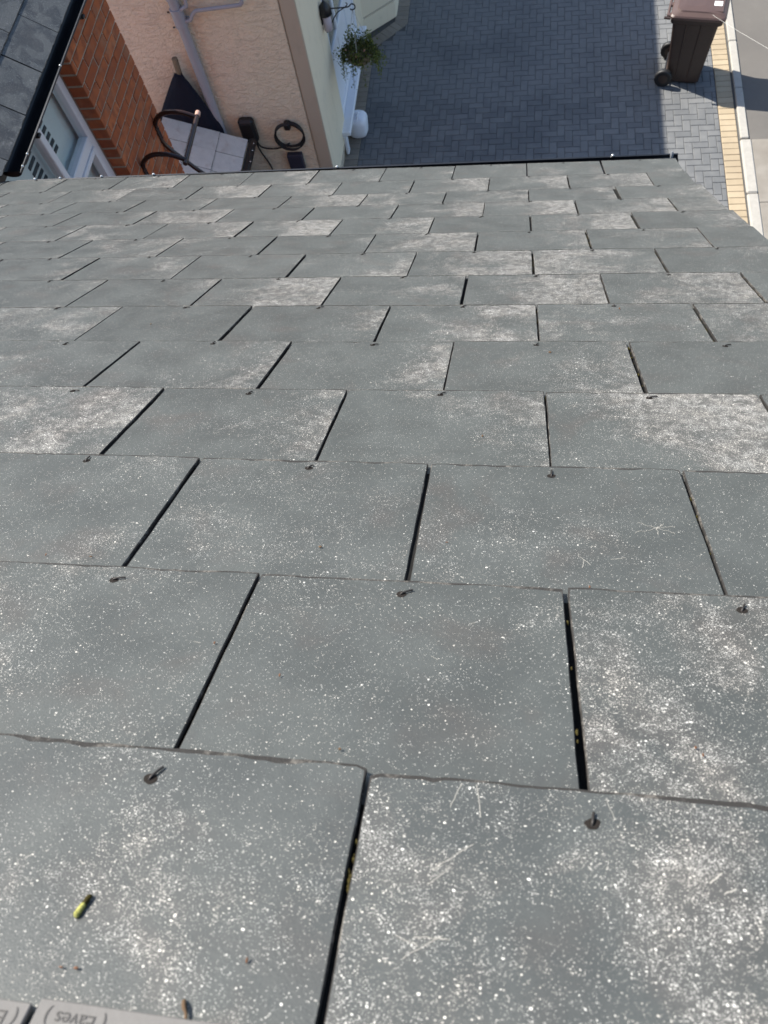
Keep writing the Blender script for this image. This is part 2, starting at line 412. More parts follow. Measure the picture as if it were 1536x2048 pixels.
for (x0, x1, y0, y1) in rest:
    cx, cy, hx, hy, z = (x0 + x1) / 2, (y0 + y1) / 2, (x1 - x0) / 2 - .0015, (y1 - y0) / 2 - .0015, U(-.0012, .0012); e = .006
    tx, ty = U(-.008, .008), U(-.008, .008)
    P = lambda sx, sy, q, zz: (cx + sx * (hx - q), cy + sy * (hy - q), z + zz + tx * sx * hx + ty * sy * hy)
    vs = [P(-1, -1, 0, -.03), P(1, -1, 0, -.03), P(1, 1, 0, -.03), P(-1, 1, 0, -.03), P(-1, -1, 0, -e), P(1, -1, 0, -e), P(1, 1, 0, -e), P(-1, 1, 0, -e), P(-1, -1, e, 0), P(1, -1, e, 0), P(1, 1, e, 0), P(-1, 1, e, 0)]
    fs = [(a + i, a + (i + 1) % 4, b + (i + 1) % 4, b + i) for a, b in ((0, 4), (4, 8)) for i in range(4)] + [(8, 9, 10, 11)]
    rb.add(vs, fs)
o = rb.build('paving_blocks', 'paver', drive, kind='stuff')

# buff edging on both sides
def edging(name, label, path, width, side, bm_='tan_block', parent_mat='joint_sand'):
    root = B()
    pieces = []
    for (ax, ay), (bx, by) in zip(path[:-1], path[1:]):
        d = Vector((bx - ax, by - ay)); L = d.length; d.normalize(); nrm = Vector((-d.y, d.x)) * side
        n = max(1, round(L / .103)); st = L / n
        ang = math.atan2(d.y, d.x)
        for k in range(n):
            c = Vector((ax, ay)) + d * (k + .5) * st + nrm * width / 2
            pieces.append((c, ang, st))
        base = [Vector((ax, ay)), Vector((bx, by)), Vector((bx, by)) + nrm * width, Vector((ax, ay)) + nrm * width]
        root.add([(p.x, p.y, -.012) for p in base], [(0, 1, 2, 3) if side > 0 else (3, 2, 1, 0)])
    ro = root.build(name, parent_mat); tag(ro, label, 'edging', kind='structure')
    me = block_mesh(.0985, width - .004, .03, .005); me.materials.append(M[bm_])
    for c, ang, st in pieces:
        o = link('edging_block', me, (), ro); o.location = (c.x, c.y, .003 + U(-.001, .001)); o.rotation_euler = (U(-.006, .006), U(-.006, .006), ang + U(-.01, .01))
    return ro
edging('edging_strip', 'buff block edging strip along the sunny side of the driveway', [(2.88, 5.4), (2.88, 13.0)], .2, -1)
edging('edging_strip', 'buff block edging strip at the foot of the rendered house', [(-1.84, 7.0), (-1.84, 10.56), (-1.38, 11.06), (-1.38, 13.0)], .2, 1, 'tan_shaded')

kerb = B().box((3.082, 4, -.3), (3.10, 13, -.004)).build('kerb', 'joint_sand'); tag(kerb, 'pale concrete kerb stones beside the buff edging', 'kerb', kind='structure')
yy = 8.43
while yy < 13: 
    B().box((3.104, yy + .004, -.25), (3.205, yy + .911, .028), .010).build('kerb_stone', 'kerb', kerb); yy += .915
yy = 8.425
while yy > 4.5:
    B().box((3.098, yy - .911, -.25), (3.235, yy - .004, .024), .018).build('kerb_stone', 'kerb', kerb); yy -= .915
road = B().box((3.206, 8.43, -.12), (12, 40, -.002)).build('road', 'tarmac'); tag(road, 'grey brown tarmac beyond the kerb', 'road', kind='structure')
pav = B().box((3.236, 2, -.12), (12, 8.43, -.012)).build('pavement', 'joint_sand'); tag(pav, 'pale concrete pavement below the end of the kerb', 'pavement', kind='structure')
for k, (y0, y1) in enumerate(((7.372, 8.424), (6.30, 7.366), (5.2, 6.294), (4.1, 5.194))):
    for x0, x1 in ((3.238, 5.0), (5.006, 6.8)): B().box((x0, y0, -.1), (x1, y1, .006), .004).build('slab', 'concrete', pav)
patio = B().box((-9, 2.45, -.1), (-2.043, 7.62, -.004)).build('patio', 'patio'); tag(patio, 'plain concrete yard between the brick wing and rendered wall', 'patio', kind='structure')

# ------------------------------------------------------------------ slates
TH = .0045
def slate_mesh(w, seed, L=.56, vis=.262, old=False, band=.0019):
    r = random.Random(seed); n = 40; ns = 14
    out = []; ins = []
    chip = [0] * (n + 1)
    for _ in range(r.randint(2, 5)):
        c = r.randint(0, n); a = r.uniform(.0008, .0026); ww = r.randint(1, 4)
        for k in range(n + 1): chip[k] = max(chip[k], a * max(0, 1 - abs(k - c) / ww))
    wob = [mnoise.noise(Vector((k * .23, seed * 3.1, 0))) for k in range(n + 1)]
    for k in range(n + 1):                                   # tail, left to right
        x = -w / 2 + w * k / n
        y = wob[k] * .0007 - chip[k] * .8 + r.uniform(-.0004, .0004)
        if k in (0, n): y -= r.choice([.0003, .0005, .0008, .0012, .0025])
        ce = band + .0038 * max(0, mnoise.noise(Vector((k * .17, seed * 1.7, 5))) + .12) + .0012 * abs(mnoise.noise(Vector((k * .7, seed * 1.3, 8)))) + chip[k] * .6
        out.append((x, y)); ins.append((min(max(x, -w / 2 + .0015), w / 2 - .0015), y - ce))
    ys = [-vis * (k / (ns - 1)) for k in range(1, ns)] + [-L]
    def side(sg):
        res = []
        for k, y in enumerate(ys):
            j = mnoise.noise(Vector((k * .5, seed * 2.3, 9 * sg))) * .0008
            c = .0008 + .0010 * abs(mnoise.noise(Vector((k * .7, seed, 3 * sg))))
            res.append(((sg * w / 2 + j, y), (sg * w / 2 + j - sg * c, y)))
        return res
    R_, L_ = side(1), side(-1)
    loop_o = out + [a for a, b in R_] + [a for a, b in reversed(L_)]
    loop_i = ins + [b for a, b in R_] + [b for a, b in reversed(L_)]
    N = len(loop_o)
    vs = [(x, y, -.0005 if i <= n else -.0012) for i, (x, y) in enumerate(loop_o)] + [(x, y, 0) for x, y in loop_i] + [(x, y, -TH) for x, y in loop_o]
    fs = []; mi = []
    for i in range(N):
        j = (i + 1) % N
        fs.append((i, j, N + j, N + i)); mi.append(1)
        fs.append((2 * N + i, 2 * N + j, j, i)); mi.append(1)
    iR = n + (ns - 1); iL = N - (ns - 1)                     # last visible side points
    vis_idx = list(range(0, iR + 1)) + list(range(iL, N))
    fs.append([N + k for k in vis_idx]); mi.append(0)
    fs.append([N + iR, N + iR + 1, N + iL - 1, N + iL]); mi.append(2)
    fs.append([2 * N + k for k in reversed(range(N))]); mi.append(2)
    me = bpy.data.meshes.new('slate'); me.from_pydata(vs, [], fs); me.polygons.foreach_set('material_index', mi); me.update()
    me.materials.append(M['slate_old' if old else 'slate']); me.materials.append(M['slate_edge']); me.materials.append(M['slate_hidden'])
    return me
SW = .3000
full = [slate_mesh(SW, 11 + s) for s in range(16)]
top_me = bpy.data.meshes.new('slate')
_b = B().box((-SW / 2, -.5, -TH), (SW / 2, 0, 0), .0007); top_me.from_pydata(_b.v, [], _b.f); top_me.update(); top_me.materials.append(M['slate_back'])
far_full = [slate_mesh(SW, 411 + s, band=.0046) for s in range(12)]
half = [slate_mesh(SW / 2 - .002, 71 + s) for s in range(6)]
def rivet_mesh(seed):
    r = random.Random(seed); b = B(); n = 26
    ring = []
    for k in range(n):
        th = 2 * math.pi * k / n; q = .0043 * (1 + .28 * mnoise.noise(Vector((math.cos(th) * 1.3, math.sin(th) * 1.3, seed * 2.7))))
        ring.append((q * math.cos(th) * 1.2, q * math.sin(th), .0003))
    b.add(ring + [(0, 0, .0005)], [(k, (k + 1) % n, n) for k in range(n)], 1)
    a = r.uniform(.1, 1.3); L = r.uniform(.007, .012)
    dx, dy = math.sin(a), math.cos(a)
    pts = smooth_path([(-dx * .002, -dy * .002, -.001), (0, 0, .0016), (dx * L * .5, dy * L * .5, .0022), (dx * L, dy * L, .0018)], 5)
    b.tube(pts, .00095, 8, 0)
    me = b.mesh('rivet'); me.materials.append(M['rivet']); me.materials.append(M['grime']); return me
rivets = [rivet_mesh(s) for s in range(8)]

PITCH = math.radians(35.3); ZA = 6.8268
RB = Matrix(((1, 0, 0, 0), (0, math.cos(PITCH), math.sin(PITCH), 0), (0, -math.sin(PITCH), math.cos(PITCH), ZA), (0, 0, 0, 1)))
W = .304
VK = {-1: -.176}
acc = 0
for k, d in enumerate([0, .24, .246, .245, .244, .244, .247, .25, .25, .249, .249, .25, .25, .25]):
    acc += d; VK[k] = acc
SAG = dict(zip(range(14), [.014, .004, .005, .003, -.002, -.005, -.007, -.007, -.008, -.008, -.008, -.007, .004, .022])); SAG[-1] = .016; SAG[-2] = .0225
for k in range(-7, -2): SAG[k] = .0235
for k in range(-7, -1): VK[k] = -.232 + .25 * (k + 2)
UO = dict(zip(range(14), [.004, .002, 0, -.001, -.003, -.003, -.006, -.002, 0, 0, .002, .002, .003, .001])); UO[-1] = .0
for k in range(-7, -1): UO[k] = .0

house = empty('slate_roofed_house', (-.7, 2.3, 0), 'house under the large grey slate roof filling the foreground', 'house')
hoff = Matrix.Translation((.7, -2.3, 0))
def valley_clip(me, mw, plane_co, plane_no):
    inv = mw.inverted(); co = inv @ plane_co; no = (mw.to_3x3().transposed() @ plane_no)
    bm = bmesh.new(); bm.from_mesh(me)
    res = bmesh.ops.bisect_plane(bm, geom=bm.verts[:] + bm.edges[:] + bm.faces[:], plane_co=co, plane_no=no, clear_outer=True)
    n = len(bm.faces)
    if n:
        m2 = me.copy(); bm.to_mesh(m2); bm.free(); return m2
    bm.free(); return None
VC = Vector((-2.13, 2.64, 5)); VN = Vector((-1, 1, 0)).normalized()     # valley plane: ours lies on +x -y side
DENS = {(0, 0): (.43, .5, .45), (0, 1): (.64, .45, .45), (1, -1): (.42, .35, .5), (1, 0): (.26, .52, .5), (1, 1): (.64, .45, .42),
        (2, -1): (.32, .5, .5), (2, 0): (.38, .5, .52), (2, 1): (.34, .5, .5), (2, 2): (.22, .5, .5),
        (3, -2): (.62, .8, .55), (3, -1): (.36, .95, .5), (3, 0): (.48, .95, .52), (3, 1): (.72, .85, .5), (3, 2): (.4, .5, .5),
        (4, -2): (.4, .4, .5), (4, -1): (.38, .9, .5), (4, 0): (.38, .9, .52), (4, 1): (.40, 1., .5), (4, 2): (.2, .7, .5)}
slate_objs = {}
GAPX = {}
for k in list(range(-1, 14)) + [-2, -3, -4, -5, -6]:
    odd = k % 2 == 1
    v = VK[k]; s0 = SAG[k]
    vp = VK.get(k - 1, v - .25); s1 = min(SAG.get(k - 1, SAG[k]) - .0066, s0)
    tau = math.atan2(s0 - s1, v - vp)
    for c in range(-9, 5):
        uc = c + .5 if odd else float(c)
        lo, hi = uc - .5, uc + .5
        if lo >= 2.99: continue
        hb = hi > 3.2
        x = uc * W + UO[k] + U(-.0016, .0016)
        if hb: x = 2.75 * W + UO[k] + U(-.002, .003) - .0005
        elif abs(hi - 3) < .1: x += U(-.003, .006)
        if x < -2.75: continue
        mw = RB @ Matrix.Translation((x, v + U(-.0022, .0022), s0 + U(0, .0012))) @ Matrix.Rotation(tau + U(-.0012, .0018), 4, 'X') @ Matrix.Rotation(U(-.003, .003), 4, 'Y') @ Matrix.Rotation(U(-.0045, .0045), 4, 'Z')
        me = rnd.choice(half if hb else (far_full if k >= 5 else full))
        cw = mw @ Vector((0, -.12, 0))
        if (cw - VC).dot(VN) > -.35:
            me = valley_clip(me, mw, VC, VN)
            if me is None: continue
        o = link('slate', me, (), house, hoff @ mw)
        key = (k, c if not odd else c)
        dd = DENS.get((k, c + (1 if odd and False else 0)))
        if k == -1:
            o.data = top_me; dd = (.2, .5, .5)
        if dd is None:
            b0 = rnd.random(); dd = (.22 + .5 * b0 * b0 if rnd.random() < .72 else U(.55, .8), rnd.choice([.5, .8, .95, .9, 1.0, .3]), U(.35, .62))
        o.color = (*dd, 1)
        slate_objs[(k, c)] = o
        if not hb and k != -1:
            rv = link('rivet', rivets[rnd.randrange(8)], (), o)
            rv.location = (U(-.006, .006), -.021 + U(-.004, .004) - (.005 if k < 2 else 0), 0); rv.rotation_euler = (0, 0, U(-.35, .35))

# faint print on the top course, upside down to someone standing above it
def print_text(body, size, parent, x, y, rot):
    cu = bpy.data.curves.new('lettering', 'FONT'); cu.body = body; cu.size = size; cu.align_x = 'CENTER'
    to = bpy.data.objects.new('tmp_text', cu); COL.objects.link(to)
    dg = bpy.context.evaluated_depsgraph_get(); me = bpy.data.meshes.new_from_object(to.evaluated_get(dg))
    bpy.data.objects.remove(to); me.materials.clear(); me.materials.append(M['pencil'])
    o = bpy.data.objects.new('lettering', me); COL.objects.link(o); o.parent = parent; o.location = (x, y, .0004); o.rotation_euler = (0, 0, rot); return o
if (-1, 0) in slate_objs: print_text('( Eaves )', .0105, slate_objs[(-1, 0)], -.126, -.0055, math.pi)
if (-1, -1) in slate_objs: print_text('( Eaves )', .0105, slate_objs[(-1, -1)], .128, -.0055, math.pi)

# pale scratches and hair cracks on a few near slates
def scratches(sl, strokes, name='scratch_marks'):
    b = B()
    for pts, wd in strokes:
        pts = [Vector((x, y, .00035)) for x, y in pts]
        for p, q in zip(pts[:-1], pts[1:]):
            d = (q - p).normalized(); nn = Vector((-d.y, d.x, 0)) * wd / 2
            b.add([p - nn, q - nn * .7, q + nn * .7, p + nn], [(0, 1, 2, 3)])
    o = link(name, b.mesh(name), ['scratch'], sl); o['kind'] = 'stuff'; return o
def jag(x0, y0, x1, y1, n=5, j=.0012):
    return [(x0 + (x1 - x0) * i / n + U(-j, j), y0 + (y1 - y0) * i / n + U(-j, j)) for i in range(n + 1)]
star = []
for a in (15, 52, 150, 205, 262, 330):
    L = U(.010, .034); star.append((jag(.105, -.13, .105 + L * math.cos(math.radians(a)), -.13 + L * math.sin(math.radians(a)) * .9, 9, .0013), .0004))
star += [(jag(.018, -.185, .030, -.20, 6, .0006), .0005), (jag(.024, -.192, .021, -.206, 6, .0006), .0005), (jag(.05, -.19, .066, -.186, 6, .0006), .0005)]
if (2, 1) in slate_objs: scratches(slate_objs[(2, 1)], star)
st = []
for _ in range(4): 
    x, y = -.118 + U(-.016, .02), -.11 + U(-.03, .03); a = U(0, 6.28); L = U(.008, .028)
    st.append((jag(x, y, x + L * math.cos(a), y + L * math.sin(a), 6, .0007), .00045))
st += [(jag(-.075, -.004, -.071, -.03, 6, .0004), .0005), (jag(-.085, -.004, -.092, -.024, 6, .0004), .0005), (jag(.012, -.006, .016, -.022, 4, .0004), .0004),
       (jag(.068, -.06, .076, -.053, 4, .0005), .0010), (jag(.075, -.066, .083, -.062, 4, .0005), .0009), (jag(-.1, -.07, -.075, -.05, 6, .0008), .0005)]
if (0, 1) in slate_objs: scratches(slate_objs[(0, 1)], st)
for key, n in (((1, 0), 5), ((1, -1), 4), ((0, 0), 2)):
    if key in slate_objs:
        st = []
        for _ in range(n):
            x, y = U(-.12, .13), U(-.22, -.02); a = U(-.6, .6); L = U(.004, .009); st.append((jag(x, y, x + L * math.cos(a), y + L * math.sin(a), 4, .0003), U(.0003, .0006)))
        scratches(slate_objs[key], st)

# deck, fascia, wall, gutter of the foreground house
def roofpt(u, v, w): return RB @ Vector((u, v, w))
dk = B(); a, b_, c_, d_ = roofpt(-2.05, 3.17, -.032), roofpt(.885, 3.17, -.032), roofpt(.885, -1.6, -.04), roofpt(-5.6, -1.6, -.04)
a2, b2, c2, d2 = (p - Vector((0, 0, .12)) for p in (a, b_, c_, d_))
dk.add([a, b_, c_, d_, a2, b2, c2, d2], [(0, 1, 2, 3), (7, 6, 5, 4), (0, 4, 5, 1), (1, 5, 6, 2), (2, 6, 7, 3), (3, 7, 4, 0)]).build('roof_deck', 'underlay', house)
tl = VK[13]; ev = roofpt(0, tl, .019)          # eave line
B().box((-2.12, ev.y - .10, ev.z - .24), (.90, ev.y - .075, ev.z - .03)).build('fascia', 'gutter', house)
B().box((-5.2, -4.5, 0), (.72, ev.y - .30, ev.z - .16)).build('wall', 'brickwall', house)
B().box((-5.2, -4.5, 0), (.70, -1.2, 7.2)).build('rear_wall', 'brickwall', house)
def gutter(name, p0, p1, out, r, parent, droop=0.0, endcap=True):
    """half-round channel from p0 to p1; out = horizontal unit vector away from the wall; top of the outer lip runs p0->p1"""
    b = B(); p0 = Vector(p0); p1 = Vector(p1); out = Vector(out); n = 14
    prof = []
    for k in range(n + 1):
        th = math.pi * k / n; prof.append((math.cos(th) * r, -math.sin(th) * r * .62))
    prof_i = [(x * .93, z * .93) for x, z in prof]
    lip = [(r + .003, .004), (r + .003, -.006)]
    ring = [lip[0], lip[1]] + prof + [(-r, .004), (-r * .93, .004)] + list(reversed(prof_i)) + [(r * .93, .004)]
    m = len(ring)
    c0, c1 = p0 - out * r, p1 - out * r
    vs = [c0 + out * x + Vector((0, 0, z)) for x, z in ring] + [c1 + out * x + Vector((0, 0, z)) for x, z in ring]
    b.add(vs, [(i, (i + 1) % m, m + (i + 1) % m, m + i) for i in range(m)])
    if endcap:
        for c in (c0, c1):
            cap = [c + out * x + Vector((0, 0, z)) for x, z in prof]; b.add(cap, [tuple(range(len(cap)))])
    return b.build(name, 'gutter', parent)
gy0, gy1 = ev.y + .012, ev.y + .030
gt = gutter('gutter', (-2.10, gy0, ev.z - .010), (.925, gy1, ev.z - .004), (0, 1, 0), .055, house)
def glint_beads(pts, parent, r=.0065):  # bright beads added as glints of light along a gutter lip
    for p in pts:
        b = B(); p = Vector(p)
        b.tube([p + Vector((0, 0, -.004)), p + Vector((0, 0, .001)), p + Vector((0, 0, .004)), p + Vector((0, 0, .0055))], [r, r, r * .75, r * .2], 8).build('glint_bead', 'glint_bead', parent)
glint_beads([(-2.02 + t, gy0 + .001 + t * .006, ev.z - .002 + t * .002) for t in (.02, .15, .36, .62, 1.49, 2.68)], gt)
b = B(); b.tube([(.90, gy1 - .01, ev.z - .012), (.90, gy1 - .004, ev.z + .004), (.90, gy1, ev.z + .012)], [.006, .007, .004], 10).build('gutter_clip', 'lead', gt)
# verge undercloak strip
vb = B()
pa = [roofpt(.897, -1.6, -.034), roofpt(.897, 3.18, -.026), roofpt(.897, 3.18, -.16), roofpt(.897, -1.6, -.16)]
vb.add(pa + [p - Vector((.02, 0, 0)) for p in pa], [(0, 1, 2, 3), (7, 6, 5, 4), (0, 4, 5, 1), (2, 6, 7, 3), (1, 5, 6, 2), (3, 7, 4, 0)]).build('bargeboard', 'gutter', house)

# ------------------------------------------------------------------ brick wing with its slate roof
wing = empty('brick_wing', (-3.9, 3.6, 0), 'orange brick wing with dark patchy slates and black gutter at left', 'house')
woff = Matrix.Translation((3.9, -3.6, 0))
XF = -2.35; YE = 4.645; JY = 3.93; WZ0, WZ1 = 3.30, 4.80
CW = .075
# core walls: leave the window opening free
core = B()
core.box((-5.5, JY + .002, 0), (XF - .006, YE - .006, 4.93))                       # pier beyond the window
core.box((-5.5, 2.2, 0), (XF - .006, JY, WZ0))                                      # below window
core.box((-5.5, 2.2, WZ1), (XF - .006, JY, 4.93))                                   # above window
core.build('wall', 'mortar', wing)
core2 = B().box((-5.45, YE - .012, 0), (XF - .2, YE - .001, 4.93)).build('end_wall', 'brickwall', wing)
B().box((XF - .012, 2.2, 0), (XF - .001, JY, 3.075)).box((XF - .012, JY, 0), (XF - .001, YE, 3.075)).build('lower_brickwork', 'brickwall', wing)
bmesh_cache = {}
def brick(x0, x1, y0, y1, z0):
    L = round(y1 - y0, 4); Dp = round(x1 - x0, 4)
    kk = (L, Dp, rnd.randrange(3))
    if kk not in bmesh_cache:
        bb = B().box((-Dp / 2, -L / 2, -.0325), (Dp / 2, L / 2, .0325), .0035); me = bb.mesh('brick'); me.materials.append(M['brick'])
        for v in me.vertices: v.co += Vector((U(-.0008, .0008), U(-.0008, .0008), U(-.0008, .0008)))
        bmesh_cache[kk] = me
    o = link('brick', bmesh_cache[kk], (), wing)
    o.matrix_local = woff @ Matrix.Translation(((x0 + x1) / 2 + U(-.0012, .0012), (y0 + y1) / 2, z0 + .0375)) @ Matrix.Rotation(U(-.004, .004), 4, 'X')
nz = int((4.86 - 3.075) / CW)
for r in range(nz):
    z0 = 3.075 + r * CW
    if z0 < WZ0 or z0 >= WZ1 - .01: segs = (JY - 1.2, YE)
    else: segs = (JY, YE)
    y = YE; first = True
    while y > segs[0] + .03:
        if first and r % 2: l = .1025
        else: l = .215
        first = False
        y0 = max(y - l, segs[0])
        if segs[0] < JY < y and y0 < JY - .02 and False: pass
        brick(XF - .1025, XF + .0, y0, y, z0); y = y0 - .010
# window in the brick wing
win = B()
XW = XF - .105; yl, yr = 2.76, JY - .002
fr = .062
win.box((XW - .07, yr - fr, WZ0 + .002), (XW, yr, WZ1 - .002), .006); win.box((XW - .07, yl, WZ0 + .002), (XW, yl + fr, WZ1 - .002), .006)
win.box((XW - .07, yl + fr, WZ1 - fr), (XW, yr - fr, WZ1 - .002), .006); win.box((XW - .07, yl + fr, WZ0 + .002), (XW, yr - fr, WZ0 + fr), .006)
wo_ = win.build('window', 'white', wing)
B().box((XW - .068, 3.44, WZ0 + fr), (XW - .006, 3.495, WZ1 - fr), .005).build('mullion', 'white', wo_)
B().box((XW - .066, 3.495, 4.135), (XW - .002, yr - fr, 4.205), .005).build('transom', 'white', wo_)
sa = B()
for (ya, yb, za, zb) in ((3.497, yr - fr - .002, WZ0 + fr + .002, 4.133),):
    w_ = .034
    sa.box((XW - .05, ya, za), (XW + .008, ya + w_, zb), .004); sa.box((XW - .05, yb - w_, za), (XW + .008, yb, zb), .004)
    sa.box((XW - .05, ya + w_, zb - w_), (XW + .008, yb - w_, zb), .004); sa.box((XW - .05, ya + w_, za), (XW + .008, yb - w_, za + w_), .004)
sa.build('sash', 'white', wo_)
for (ya, yb, za, zb) in ((3.497, yr - fr, 4.207, WZ1 - fr), (3.532, yr - fr - .036, WZ0 + .1, 4.098), (yl + fr, 3.44, WZ0 + fr, WZ1 - fr)):
    B().box((XW - .040, ya, za), (XW - .034, yb, zb)).build('pane', 'glass', wo_)
B().box((XW - .12, yl + .02, WZ0 + .02), (XW - .10, yr - .012, WZ1 - .02)).build('blind', 'blind', wo_)
sl = B()
for gy, gz in ((3.62, 4.50), (3.50, 4.22), (3.37, 4.50), (3.25, 4.22), (3.12, 4.5), (3.0, 4.22), (3.62, 3.94)):
    for q in range(5):
        sl.box((XW - .099, gy - .055, gz - q * .046 - .014), (XW - .093, gy + .045, gz - q * .046 + .008))
sl.build('blind_slots', 'slot', wo_, kind='stuff')
B().box((-3.4, yl - .02, WZ0 - .02), (-3.38, yr + .02, WZ1 + .02)).box((-3.4, yr - .001, WZ0), (XW - .08, yr + .02, WZ1)).build('room_lining', 'room', wo_)
B().box((XF - .10, yl - .02, WZ0 - .05), (XF + .05, yr - .002, WZ0 - .004), .008).build('sill', 'white', wo_)
# left roof: tails at the gutter, climbing to -x
LB = Matrix(((0, math.cos(PITCH), math.sin(PITCH), -2.17), (1, 0, 0, 0), (0, -math.sin(PITCH), math.cos(PITCH), 5.03), (0, 0, 0, 1)))
oldm = [slate_mesh(SW, 201 + s, old=True) for s in range(7)]
for k in range(0, 9):
    v = .03 - .195 * (k > 0) - .25 * max(0, k - 1)
    for c in range(-2, 11):
        yc = 3.64 + .152 - W * (c - 3) + (W / 2 if k % 2 else 0)
        if yc > 4.75 or yc < .6: continue
        # x axis of the slate runs along +y here; build a right-handed frame with x -> -y
        fm = Matrix(((0, math.cos(PITCH), math.sin(PITCH), -2.17), (-1, 0, 0, 0), (0, -math.sin(PITCH), math.cos(PITCH), 5.03), (0, 0, 0, 1)))
        tau = math.atan2(.0066, .25)
        mw = fm @ Matrix.Translation((-yc + U(-.002, .002), v + U(-.002, .002), .0125 + U(0, .001))) @ Matrix.Rotation(tau, 4, 'X') @ Matrix.Rotation(U(-.003, .003), 4, 'Y') @ Matrix.Rotation(U(-.004, .004), 4, 'Z')
        me = rnd.choice(oldm); cw = mw @ Vector((0, -.12, 0))
        if (cw - VC).dot(-VN) > -.35:
            me = valley_clip(me, mw, VC, -VN)
            if me is None: continue
        o = link('slate', me, (), wing, woff @ mw); o.color = (U(.2, .6), U(.2, .8), U(.4, .7), 1)
lp = lambda y, v, w: LB @ Vector((y, v, w))
dk = B(); q = [lp(2.75, -.02, -.012), lp(4.74, -.02, -.012), lp(4.74, -2.6, -.012), lp(.1, -2.6, -.012)]
q2 = [p - Vector((0, 0, .1)) for p in q]
dk.add(q + q2, [(3, 2, 1, 0), (4, 5, 6, 7), (1, 5, 4, 0), (2, 6, 5, 1), (3, 7, 6, 2), (0, 4, 7, 3)]).build('roof_deck', 'underlay', wing)
va = [Vector((-2.13, 2.64, 4.985)), Vector((-5.2, -.43, 4.985 + 3.07 * math.tan(PITCH)))]
vl = B(); nn = Vector((1, 1, 0)).normalized() * .1
vl.add([va[0] - nn, va[0] + nn, va[1] + nn, va[1] - nn], [(0, 1, 2, 3)])
g2 = gutter('gutter', (-2.085, 2.70, 4.985), (-2.085, 4.80, 4.985), (1, 0, 0), .055, wing)
B().box((-2.225, 2.6, 4.935), (-2.20, 4.74, 4.99)).build('fascia', 'gutter', wing)
B().box((-2.35, 2.6, 4.945), (-2.226, 4.74, 4.965)).build('soffit', 'gutter', wing)
cabl = B().tube(smooth_path([(-2.08, 2.68, 4.992), (-2.078, 3.1, 4.99), (-2.079, 3.6, 4.992), (-2.08, 4.7, 4.991)], 6), .003, 6).build('cable', 'iron', wing)
glint_beads([(-2.078, 2.72, 4.996), (-2.078, 2.80, 4.996), (-2.079, 3.42, 4.997)], g2)
for yb in (3.0, 3.9): B().box((-2.20, yb - .015, 4.925), (-2.105, yb + .015, 4.94), .003).build('gutter_bracket', 'gutter', g2)

# ------------------------------------------------------------------ rendered house
rh = empty('rendered_house', (-4.5, 10.5, 0), 'pink cream rendered house with grey soil pipe and splayed bay', 'house')
YW = 7.6; XR = -2.0
B().box((-9, YW + .014, 0), (XR - .045, 20, 4.68)).build('wall_core', 'render_plinth', rh)
B().box((-9, YW, .02), (-2.184, YW + .012, 4.68)).build('render_panel', 'render_pink', rh)
B().box((-2.166, YW - .004, .02), (XR - .001, YW + .012, 4.68), .006).build('corner_pilaster', 'render_plinth', rh)
side = B()
WY0, WY1, WZb, WZt = 8.64, 10.42, .40, 2.25
side.box((XR - .043, YW + .013, .22), (XR, WY0, 4.68)); side.box((XR - .043, WY1, .22), (XR, 19.9, 4.68))
side.box((XR - .043, WY0, WZt), (XR, WY1, 4.68)); side.box((XR - .043, WY0, .22), (XR, WY1, WZb - .03))
side.build('side_wall', 'render_cream', rh)
B().box((XR - .044, YW + .02, 0), (XR - .032, 19.9, .218)).build('plinth', 'render_plinth', rh)
bb = B().box((XR - .02, YW + .02, .205), (XR + .012, WY0 - .3, .228), .004).build('bellcast_bead', 'render_plinth', rh)
# side window: white panel below, glass above, long white sill
sw = B(); xw = XR - .028
sw.box((xw - .012, WY0, WZb), (xw + .02, WY0 + .07, WZt), .005); sw.box((xw - .012, WY1 - .07, WZb), (xw + .02, WY1, WZt), .005)
sw.box((xw - .012, WY0 + .07, WZt - .07), (xw + .02, WY1 - .07, WZt), .005); sw.box((xw - .012, WY0 + .07, WZb), (xw + .02, WY1 - .07, WZb + .09), .005)
sw.box((xw - .012, WY0 + .07, 1.16), (xw + .02, WY1 - .07, 1.24), .005)
so = sw.build('side_window', 'white', rh)
B().box((xw - .010, WY0 + .07, WZb + .09), (xw + .004, WY1 - .07, 1.16)).build('panel', 'white', so)
for q in (9.22, 9.84): B().box((xw - .008, q - .035, WZb + .09), (xw + .018, q + .035, WZt - .07), .004).build('mullion', 'white', so)
for ya, yb in ((WY0 + .07, 9.185), (9.255, 9.805), (9.875, WY1 - .07)): B().box((xw - .006, ya, 1.24), (xw, yb, WZt - .07)).build('pane', 'glass', so)
B().box((XR - .02, 8.37, .335), (XR + .11, 10.5, .395), .010).box((XR - .002, 8.37, .30), (XR + .05, 10.5, .334), .004).build('sill', 'white', so)
B().box((XR - .003, 8.40, .02), (XR + .035, 8.50, .296), .006).build('sill_post', 'white', so)
